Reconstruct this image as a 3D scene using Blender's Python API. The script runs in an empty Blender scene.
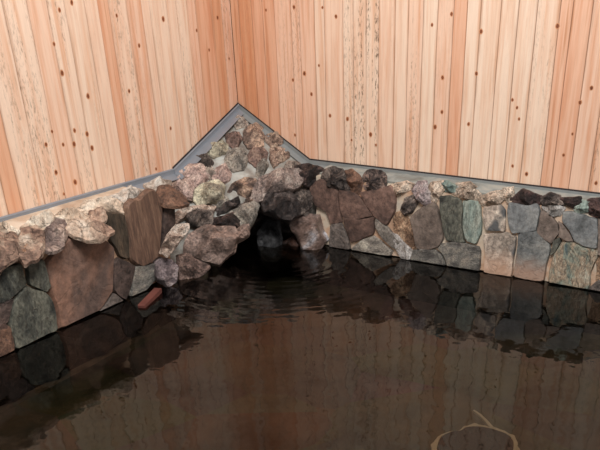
import bpy, math, random
from mathutils import Vector, Matrix, noise
S = bpy.context.scene
COL = S.collection

# ------------------------------------------------------------------ camera
CAM_POS = (3.813, 2.8041, 1.3)
ROT = ((-0.43825749, -0.4440439, 0.78150841),
       (0.89874989, -0.22942327, 0.37364904),
       (0.01337964, 0.86613508, 0.49963087))
cd = bpy.data.cameras.new('camera')
cam = bpy.data.objects.new('camera', cd)
COL.objects.link(cam)
cd.sensor_fit = 'HORIZONTAL'
cd.sensor_width = 36.0
cd.lens = 44.523
cd.shift_x = -0.1415
cd.shift_y = 0.3144
cd.clip_start = 0.05
m4 = Matrix(ROT).to_4x4()
m4.translation = Vector(CAM_POS)
cam.matrix_world = m4
S.camera = cam

# ------------------------------------------------------------------ world, lights, exposure
W = bpy.data.worlds.new('world')
S.world = W
W.use_nodes = True
W.node_tree.nodes['Background'].inputs[0].default_value = (1.0, 0.97, 0.95, 1)
W.node_tree.nodes['Background'].inputs[1].default_value = 0.32
def area(name, loc, target, size, power, col):
    l = bpy.data.lights.new(name, 'AREA')
    l.shape = 'DISK'; l.size = size; l.energy = power; l.color = col
    o = bpy.data.objects.new(name, l); COL.objects.link(o)
    o.location = loc
    o.rotation_euler = (Vector(target) - Vector(loc)).to_track_quat('-Z', 'Y').to_euler()
area('ceiling_lamp', (2.3, 2.1, 2.9), (0.5, 0.5, 0.3), 1.3, 114, (1.0, 0.985, 0.97))
S.view_settings.view_transform = 'Standard'
S.view_settings.look = 'None'
S.view_settings.gamma = 1.0
S.view_settings.use_curve_mapping = False
S.view_settings.exposure = 0.0

# ------------------------------------------------------------------ helpers
def tag(o, label=None, cat=None, group=None, kind=None):
    if label: o['label'] = label
    if cat: o['category'] = cat
    if group: o['group'] = group
    if kind: o['kind'] = kind
    return o

def mesh_obj(name, verts, faces, mats, parent=None, face_mats=None, smooth=None):
    me = bpy.data.meshes.new(name)
    me.from_pydata([tuple(v) for v in verts], [], faces)
    for m in (mats if isinstance(mats, (list, tuple)) else [mats]):
        me.materials.append(m)
    if face_mats:
        me.polygons.foreach_set('material_index', face_mats)
    if smooth is not None:
        me.polygons.foreach_set('use_smooth', [True] * len(me.polygons))
        me.set_sharp_from_angle(angle=math.radians(smooth))
    me.update()
    o = bpy.data.objects.new(name, me)
    COL.objects.link(o)
    if parent: o.parent = parent
    return o

def empty(name, loc=(0, 0, 0)):
    o = bpy.data.objects.new(name, None)
    COL.objects.link(o)
    o.location = loc
    o.empty_display_size = 0.1
    return o

def lin(c):
    return tuple(((v / 255.0) / 12.92 if v / 255.0 <= 0.04045 else ((v / 255.0 + 0.055) / 1.055) ** 2.4) for v in c) + (1.0,)

class NT:
    def __init__(s, name):
        s.m = bpy.data.materials.new(name)
        s.m.use_nodes = True
        s.t = s.m.node_tree
        s.t.nodes.clear()
        s.out = s.n('ShaderNodeOutputMaterial')
    def n(s, ty, **k):
        nd = s.t.nodes.new(ty)
        for a, v in k.items():
            if a.startswith('_'): setattr(nd, a[1:], v)
        return nd
    def l(s, a, b): s.t.links.new(a, b)
    def put(s, sock, v):
        if hasattr(v, 'is_output'): s.l(v, sock)
        else: sock.default_value = v
    def coord(s, scale=(1, 1, 1), add=None):
        tc = s.n('ShaderNodeTexCoord')
        mp = s.n('ShaderNodeMapping')
        mp.inputs['Scale'].default_value = scale
        s.l(tc.outputs['Object'], mp.inputs['Vector'])
        if add is not None: s.l(add, mp.inputs['Location'])
        return mp.outputs[0]
    def noise(s, vec, scale, detail=6, rough=0.6, dist=0.0):
        nd = s.n('ShaderNodeTexNoise')
        s.l(vec, nd.inputs['Vector'])
        nd.inputs['Scale'].default_value = scale
        nd.inputs['Detail'].default_value = detail
        nd.inputs['Roughness'].default_value = rough
        nd.inputs['Distortion'].default_value = dist
        return nd.outputs[0]
    def ramp(s, fac, stops, interp='LINEAR'):
        nd = s.n('ShaderNodeValToRGB')
        nd.color_ramp.interpolation = interp
        els = nd.color_ramp.elements
        while len(els) < len(stops): els.new(0.5)
        for e, (p, c) in zip(els, stops):
            e.position = p
            e.color = c if len(c) == 4 else tuple(c) + (1,)
        s.l(fac, nd.inputs[0])
        return nd.outputs[0]
    def gray(s, fac, a, b, va=0.0, vb=1.0):
        nd = s.n('ShaderNodeMapRange')
        s.l(fac, nd.inputs[0])
        for i, v in zip((1, 2, 3, 4), (a, b, va, vb)): nd.inputs[i].default_value = v
        return nd.outputs[0]
    def mix(s, fac, a, b, blend='MIX'):
        nd = s.n('ShaderNodeMix', _data_type='RGBA', _blend_type=blend)
        s.put(nd.inputs[0], fac); s.put(nd.inputs[6], a); s.put(nd.inputs[7], b)
        return nd.outputs[2]
    def math(s, op, a, b=0.0):
        nd = s.n('ShaderNodeMath', _operation=op)
        s.put(nd.inputs[0], a); s.put(nd.inputs[1], b)
        return nd.outputs[0]
    def bsdf(s, color, rough=0.7, spec=0.4, metal=0.0, bump=None, bstr=0.3, bdist=0.01):
        p = s.n('ShaderNodeBsdfPrincipled')
        s.put(p.inputs['Base Color'], color)
        s.put(p.inputs['Roughness'], rough)
        p.inputs['Specular IOR Level'].default_value = spec
        p.inputs['Metallic'].default_value = metal
        if bump is not None:
            b = s.n('ShaderNodeBump')
            b.inputs['Strength'].default_value = bstr
            b.inputs['Distance'].default_value = bdist
            s.l(bump, b.inputs['Height'])
            s.l(b.outputs[0], p.inputs['Normal'])
        s.l(p.outputs[0], s.out.inputs['Surface'])
        return s.m

# ------------------------------------------------------------------ materials
def stone_mat(name, stops, scale=7.0, stretch=(1, 1, 1), grain=0.38, rough=0.55, bump=0.5, spots=None, spec=0.4, patch=None, deposit=None, vein=0.45):
    """stops: dark -> light sRGB colours of the stone, spots: (colour, amount) of mineral flecks"""
    t = NT(name)
    info = t.n('ShaderNodeObjectInfo')
    r = t.math('MULTIPLY', info.outputs['Random'], 23.0)
    cmb = t.n('ShaderNodeCombineXYZ')
    for i in range(3): t.l(r, cmb.inputs[i])
    v = t.coord(stretch, cmb.outputs[0])
    big = t.noise(v, scale, 8, 0.65, 0.6)
    n = len(stops)
    col = t.ramp(big, [(0.38 + 0.25 * i / (n - 1), lin(c)) for i, c in enumerate(stops)])
    fine = t.noise(v, scale * 9, 6, 0.75)
    g = t.gray(fine, 0.36, 0.64, 1.0 - grain * 1.5, 1.0 + grain * 1.35)
    gc = t.n('ShaderNodeCombineXYZ')
    for i in range(3): t.l(g, gc.inputs[i])
    col = t.mix(1.0, col, gc.outputs[0], 'MULTIPLY')
    if patch:
        pn = t.noise(v, 4.5, 3, 0.5, 0.3)
        col = t.mix(t.gray(pn, patch[1], patch[1] + 0.06), col, lin(patch[0]))
    if spots:
        sn = t.noise(v, scale * 4.5, 5, 0.7)
        col = t.mix(t.gray(sn, spots[1], spots[1] + 0.08), col, lin(spots[0]))
    if deposit:
        # mineral deposit left by the bath water, with an uneven upper edge
        geo = t.n('ShaderNodeTexCoord'); sx = t.n('ShaderNodeSeparateXYZ'); t.l(geo.outputs['Object'], sx.inputs[0])
        lev = t.math('ADD', sx.outputs['Z'], t.math('MULTIPLY', t.math('SUBTRACT', big, 0.5), 0.22))
        col = t.mix(t.gray(lev, 0.03, 0.12, 0.8, 0.0), col, lin(deposit))
    # thin dark fissures
    cr = t.noise(v, scale * 1.7, 4, 0.55, 1.2)
    cr = t.math('ABSOLUTE', t.math('SUBTRACT', cr, 0.5))
    crack = t.gray(cr, 0.0, 0.022, 0.0, 1.0)
    col = t.mix(t.math('MULTIPLY', t.math('SUBTRACT', 1.0, crack), vein), col, lin((52, 44, 40)))
    hue = t.n('ShaderNodeHueSaturation')
    hue.inputs['Saturation'].default_value = 0.92
    t.put(hue.inputs['Value'], t.gray(info.outputs['Random'], 0, 1, 0.85, 1.15))
    t.l(col, hue.inputs['Color'])
    hb = t.math('ADD', t.math('ADD', t.math('MULTIPLY', big, 1.2), t.math('MULTIPLY', fine, 0.6)), t.math('MULTIPLY', crack, 0.25))
    rg = t.gray(fine, 0.3, 0.7, rough - 0.1, rough + 0.15)
    return t.bsdf(hue.outputs[0], rg, spec, bump=hb, bstr=min(1.0, bump * 1.15), bdist=0.02)

M = {}
M['chocolate'] = stone_mat('brown_slab', [(70, 54, 48), (94, 72, 63), (120, 92, 80)], 5, grain=0.3, bump=0.25, vein=0.15)
M['chocolate_big'] = stone_mat('reddish_slab', [(92, 74, 66), (124, 92, 76), (152, 108, 84)], 3.0, grain=0.22, bump=0.25, rough=0.5, vein=0.15)
M['chocolate_stripe'] = stone_mat('striped_brown_slab', [(70, 54, 45), (108, 80, 64), (140, 108, 86)], 6, (3.5, 3.5, 0.5), grain=0.2, bump=0.25, vein=0.15)
M['dark_brown'] = stone_mat('dark_brown_stone', [(52, 44, 41), (82, 67, 61), (102, 82, 74)], 6, bump=0.3)
M['dark_olive'] = stone_mat('dark_olive_stone', [(58, 50, 40), (92, 76, 60)], 6, (2, 2, 0.6), bump=0.3)
M['taupe'] = stone_mat('taupe_stone', [(92, 80, 72), (116, 101, 91), (132, 116, 104)], 4, grain=0.28, bump=0.25, vein=0.15)
M['grey_brown'] = stone_mat('grey_brown_stone', [(90, 80, 74), (130, 118, 110)], 8)
M['grey_green'] = stone_mat('grey_wedge_stone', [(98, 92, 85), (136, 127, 117)], 8, bump=0.3)
M['slate_green'] = stone_mat('slate_green_stone', [(52, 54, 50), (88, 88, 78), (114, 112, 98)], 6, (1.5, 1.5, 0.8), spots=((150, 126, 104), 0.66), bump=0.4)
M['teal'] = stone_mat('teal_stone', [(96, 112, 106), (134, 148, 138), (160, 164, 150)], 5, (1.6, 1.6, 0.7), spots=((74, 92, 90), 0.62), bump=0.4, vein=0.15)
M['teal_mixed'] = stone_mat('mottled_teal_stone', [(78, 96, 98), (126, 132, 118), (158, 136, 112), (172, 168, 150)], 7, (1.6, 1.6, 0.8), spots=((66, 66, 62), 0.62), bump=0.6)
M['striated_pale'] = stone_mat('striated_pale_stone', [(92, 86, 80), (140, 131, 120), (176, 168, 152)], 9, (1, 1, 2.2), spots=((206, 198, 184), 0.62))
M['striated_grey'] = stone_mat('striated_grey_stone', [(84, 80, 76), (124, 120, 112), (154, 144, 130)], 9, (1, 1.6, 2.2), spots=((88, 80, 72), 0.60))
M['white_streak'] = stone_mat('white_veined_stone', [(120, 112, 106), (176, 170, 164), (214, 210, 204)], 14)
M['tan_rough'] = stone_mat('rough_tan_stone', [(120, 90, 68), (176, 138, 106), (208, 172, 138)], 14, bump=0.9, rough=0.75)
M['red_brown'] = stone_mat('rusty_stone', [(74, 54, 44), (112, 80, 62), (142, 104, 80)], 9, bump=0.5)
M['rough_dark'] = stone_mat('rough_dark_stone', [(51, 44, 42), (104, 91, 84), (168, 150, 137)], 13, spots=((186, 170, 152), 0.66), bump=0.9, rough=0.7)
M['conglomerate'] = stone_mat('pebbly_stone', [(46, 40, 40), (98, 84, 78), (170, 142, 128)], 18, spots=((196, 158, 140), 0.62), bump=1.0, rough=0.7)
M['pale_tan'] = stone_mat('pale_tan_stone', [(130, 113, 97), (187, 163, 141), (227, 207, 185)], 11, spots=((98, 76, 58), 0.66), bump=0.7, rough=0.7)
M['pink_white'] = stone_mat('pinkish_white_stone', [(128, 108, 108), (176, 158, 156), (206, 194, 188)], 14, bump=0.7)
M['grey_patch'] = stone_mat('grey_patched_stone', [(134, 122, 110), (180, 162, 146), (204, 188, 170)], 5, patch=((88, 88, 88), 0.56), bump=0.4, deposit=(186, 146, 118), vein=0.15)
M['maroon'] = stone_mat('maroon_stone', [(44, 34, 32), (78, 56, 52), (108, 84, 78)], 10, bump=0.7)
M['blue_grey'] = stone_mat('blue_grey_slab', [(96, 98, 98), (122, 124, 124), (140, 140, 136)], 5, grain=0.25, bump=0.25, vein=0.15)
M['grey_stain'] = stone_mat('stained_grey_slab', [(86, 88, 88), (118, 118, 114), (134, 124, 114)], 4, grain=0.3, bump=0.3, deposit=(160, 126, 104), vein=0.15)
M['rim_tan'] = stone_mat('rough_rim_stone', [(92, 70, 60), (160, 128, 108), (200, 172, 148), (222, 204, 184)], 5, grain=0.28, spots=((206, 148, 106), 0.64), bump=1.0, rough=0.8)
M['rim_grey'] = stone_mat('rough_grey_rim_stone', [(76, 62, 58), (132, 112, 104), (184, 160, 144)], 6, grain=0.28, spots=((200, 150, 112), 0.68), bump=1.0, rough=0.8)
M['rim_pale'] = stone_mat('pale_rim_stone', [(148, 122, 102), (196, 172, 148), (222, 208, 188)], 5, grain=0.25, spots=((204, 150, 112), 0.66), bump=0.8, rough=0.8)
M['rim_white'] = stone_mat('whitish_rim_stone', [(150, 132, 116), (204, 188, 172), (228, 220, 208)], 5, grain=0.25, bump=0.8, rough=0.8)
M['mound_pale'] = stone_mat('pale_rock', [(143, 128, 117), (198, 181, 165), (225, 212, 196)], 10, bump=0.7, rough=0.75)
M['tan_top_dark'] = stone_mat('tan_and_dark_rock', [(64, 53, 49), (126, 104, 91), (196, 163, 137)], 9, bump=0.7, rough=0.7)
M['mound_brown'] = stone_mat('brown_rock', [(88, 71, 64), (137, 110, 99), (179, 148, 130)], 11, spots=((188, 160, 140), 0.66), bump=0.8, rough=0.7)
M['mound_green'] = stone_mat('pale_green_rock', [(126, 117, 102), (179, 170, 146), (212, 203, 174)], 9, bump=0.6, rough=0.7)
M['mound_grey'] = stone_mat('grey_rock', [(97, 93, 86), (152, 143, 132), (190, 179, 163)], 12, spots=((92, 84, 76), 0.62), bump=0.9, rough=0.75)
M['mound_tan'] = stone_mat('tan_rock', [(104, 84, 71), (172, 143, 124), (216, 190, 163)], 14, spots=((86, 68, 56), 0.62), bump=0.9, rough=0.75)
M['mound_pink'] = stone_mat('pink_rock', [(137, 113, 106), (187, 159, 148), (218, 192, 176)], 8, bump=0.6, rough=0.75)
M['mound_pinkgrey'] = stone_mat('pinkish_grey_rock', [(112, 96, 90), (168, 148, 138), (205, 188, 175)], 10, bump=0.8, rough=0.7)
M['mound_purple'] = stone_mat('purple_grey_rock', [(97, 84, 86), (152, 135, 135), (198, 181, 176)], 10, (1, 1, 2), bump=0.8)
M['mound_choc'] = stone_mat('chocolate_rock', [(86, 71, 64), (126, 104, 93), (163, 137, 124)], 8, bump=0.5, rough=0.5)
M['speckle_pale'] = stone_mat('speckled_pale_rock', [(135, 108, 93), (205, 179, 159), (235, 218, 201)], 12, spots=((90, 72, 62), 0.63), bump=0.9, rough=0.75)
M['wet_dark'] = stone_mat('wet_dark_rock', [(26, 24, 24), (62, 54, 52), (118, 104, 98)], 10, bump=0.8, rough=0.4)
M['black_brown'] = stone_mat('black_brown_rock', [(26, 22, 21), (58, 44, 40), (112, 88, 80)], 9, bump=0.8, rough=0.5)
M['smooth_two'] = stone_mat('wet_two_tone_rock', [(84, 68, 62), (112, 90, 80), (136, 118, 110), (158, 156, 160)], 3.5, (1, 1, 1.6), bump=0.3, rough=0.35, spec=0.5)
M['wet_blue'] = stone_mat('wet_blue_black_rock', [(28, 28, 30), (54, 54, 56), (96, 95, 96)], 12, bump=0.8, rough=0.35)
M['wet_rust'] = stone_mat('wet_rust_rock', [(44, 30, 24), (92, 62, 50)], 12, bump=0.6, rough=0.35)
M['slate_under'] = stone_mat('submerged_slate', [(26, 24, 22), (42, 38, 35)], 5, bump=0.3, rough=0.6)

def mortar_mat(name, stops, scale):
    t = NT(name)
    v = t.coord()
    a = t.noise(v, scale, 5, 0.6, 0.3)
    f = t.noise(v, 70, 5, 0.7)
    c = t.ramp(a, [(0.32 + 0.36 * i / (len(stops) - 1), lin(q)) for i, q in enumerate(stops)])
    return t.bsdf(c, 0.85, 0.25, bump=t.math('ADD', a, t.math('MULTIPLY', f, 0.5)), bstr=0.6, bdist=0.012)
M['mortar_tan'] = mortar_mat('tan_mortar', [(150, 118, 96), (190, 156, 130), (196, 180, 160), (172, 166, 156)], 6)
M['mortar_left'] = mortar_mat('brown_mortar', [(120, 92, 74), (172, 138, 112), (204, 172, 146)], 6)
M['mortar_ledge_pale'] = mortar_mat('pale_ledge_mortar', [(176, 150, 128), (206, 186, 164), (222, 208, 190)], 8)
M['mortar_ledge_grey'] = mortar_mat('grey_ledge_mortar', [(118, 118, 112), (146, 150, 146), (172, 170, 160)], 8)
M['mortar_grey'] = mortar_mat('grey_mortar', [(118, 110, 102), (154, 150, 142), (186, 188, 182)], 9)
M['basin'] = mortar_mat('dark_basin', [(20, 18, 17), (30, 27, 25)], 5)

def wood_mat():
    t = NT('pine_boards')
    at = t.n('ShaderNodeAttribute'); at.attribute_name = 'board'
    ti = t.n('ShaderNodeAttribute'); ti.attribute_name = 'tint'
    cmb = t.n('ShaderNodeCombineXYZ')
    r = t.math('MULTIPLY', at.outputs['Fac'], 37.0)
    for i in range(3): t.l(r, cmb.inputs[i])
    v = t.coord((1, 1, 0.045), cmb.outputs[0])
    v2 = t.coord((1, 1, 0.25), cmb.outputs[0])
    g1 = t.noise(v, 34, 5, 0.6, 0.35)      # broad grain bands
    g2 = t.noise(v, 170, 4, 0.7, 0.1)      # fine lines
    base = t.ramp(ti.outputs['Fac'], [(0.0, lin((232, 208, 186))), (0.35, lin((230, 198, 174))), (0.65, lin((226, 182, 155))), (1.0, lin((212, 158, 122)))])
    dark = t.mix(1.0, base, lin((230, 190, 160)), 'MULTIPLY')
    col = t.mix(t.gray(g1, 0.45, 0.72, 0.0, 0.75), base, dark)
    g = t.gray(g2, 0.3, 0.7, 0.93, 1.05)
    gc = t.n('ShaderNodeCombineXYZ')
    for i in range(3): t.l(g, gc.inputs[i])
    col = t.mix(1.0, col, gc.outputs[0], 'MULTIPLY')
    # greyish mould flecks along a few of the boards
    st = t.n('ShaderNodeAttribute'); st.attribute_name = 'fleck'
    fb = t.noise(v, 26, 3, 0.5)
    ff = t.noise(t.coord((1, 1, 0.28), cmb.outputs[0]), 130, 3, 0.7)
    fm = t.math('MULTIPLY', t.gray(fb, 0.47, 0.56), t.gray(ff, 0.50, 0.72))
    fm = t.math('MULTIPLY', fm, t.math('MULTIPLY', st.outputs['Fac'], 0.75))
    col = t.mix(fm, col, lin((112, 92, 74)))
    # brown staining along the board edges and heartwood streaks
    ac = t.n('ShaderNodeAttribute'); ac.attribute_name = 'across'
    ed = t.math('MULTIPLY', t.math('ABSOLUTE', t.math('SUBTRACT', ac.outputs['Fac'], 0.5)), 2.0)
    wob = t.noise(t.coord((1, 1, 0.12), cmb.outputs[0]), 22, 4, 0.6)
    em = t.gray(t.math('ADD', ed, t.math('MULTIPLY', t.math('SUBTRACT', wob, 0.5), 0.9)), 0.84, 1.06)
    col = t.mix(t.math('MULTIPLY', em, 0.42), col, lin((150, 104, 72)))
    hs = t.noise(t.coord((1, 1, 0.03), cmb.outputs[0]), 48, 3, 0.55, 0.2)
    hm = t.math('MULTIPLY', t.gray(hs, 0.58, 0.70), t.gray(ti.outputs['Fac'], 0.3, 1.0, 0.15, 0.85))
    col = t.mix(hm, col, lin((178, 118, 78)))
    return t.bsdf(col, 0.55, 0.3, bump=g2, bstr=0.08, bdist=0.004)
M['wood'] = wood_mat()
def plain(name, c, rough=0.6, spec=0.4, metal=0.0, var=0.12, scale=12):
    t = NT(name)
    n = t.noise(t.coord(), scale, 5, 0.6)
    a = lin(c)
    lo = tuple(x * (1 - var) for x in a[:3]) + (1,); hi = tuple(min(1, x * (1 + var)) for x in a[:3]) + (1,)
    return t.bsdf(t.ramp(n, [(0.3, lo), (0.7, hi)]), rough, spec, metal, bump=n, bstr=0.1, bdist=0.004)
M['knot'] = plain('knot', (122, 70, 44), 0.6, 0.3, var=0.35, scale=60)
M['knot_ring'] = plain('knot_ring', (200, 142, 104), 0.6, 0.3)
M['groove'] = plain('groove_backing', (128, 88, 62), 0.9, 0.1)
M['flashing'] = plain('painted_flashing', (128, 134, 142), 0.42, 0.5, var=0.06)
M['flashing_dull'] = plain('dull_grey_flashing', (130, 134, 134), 0.6, 0.4, var=0.1)
M['dark_line'] = plain('black_strip', (48, 42, 42), 0.6, 0.3)
M['stake'] = plain('red_brown_wood', (104, 60, 52), 0.55, 0.4, var=0.2)
M['joint_dull'] = plain('dull_joint', (104, 92, 78), 0.8, 0.2, var=0.3)
M['joint'] = plain('pale_joint', (226, 212, 182), 0.8, 0.2, var=0.2)

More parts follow.
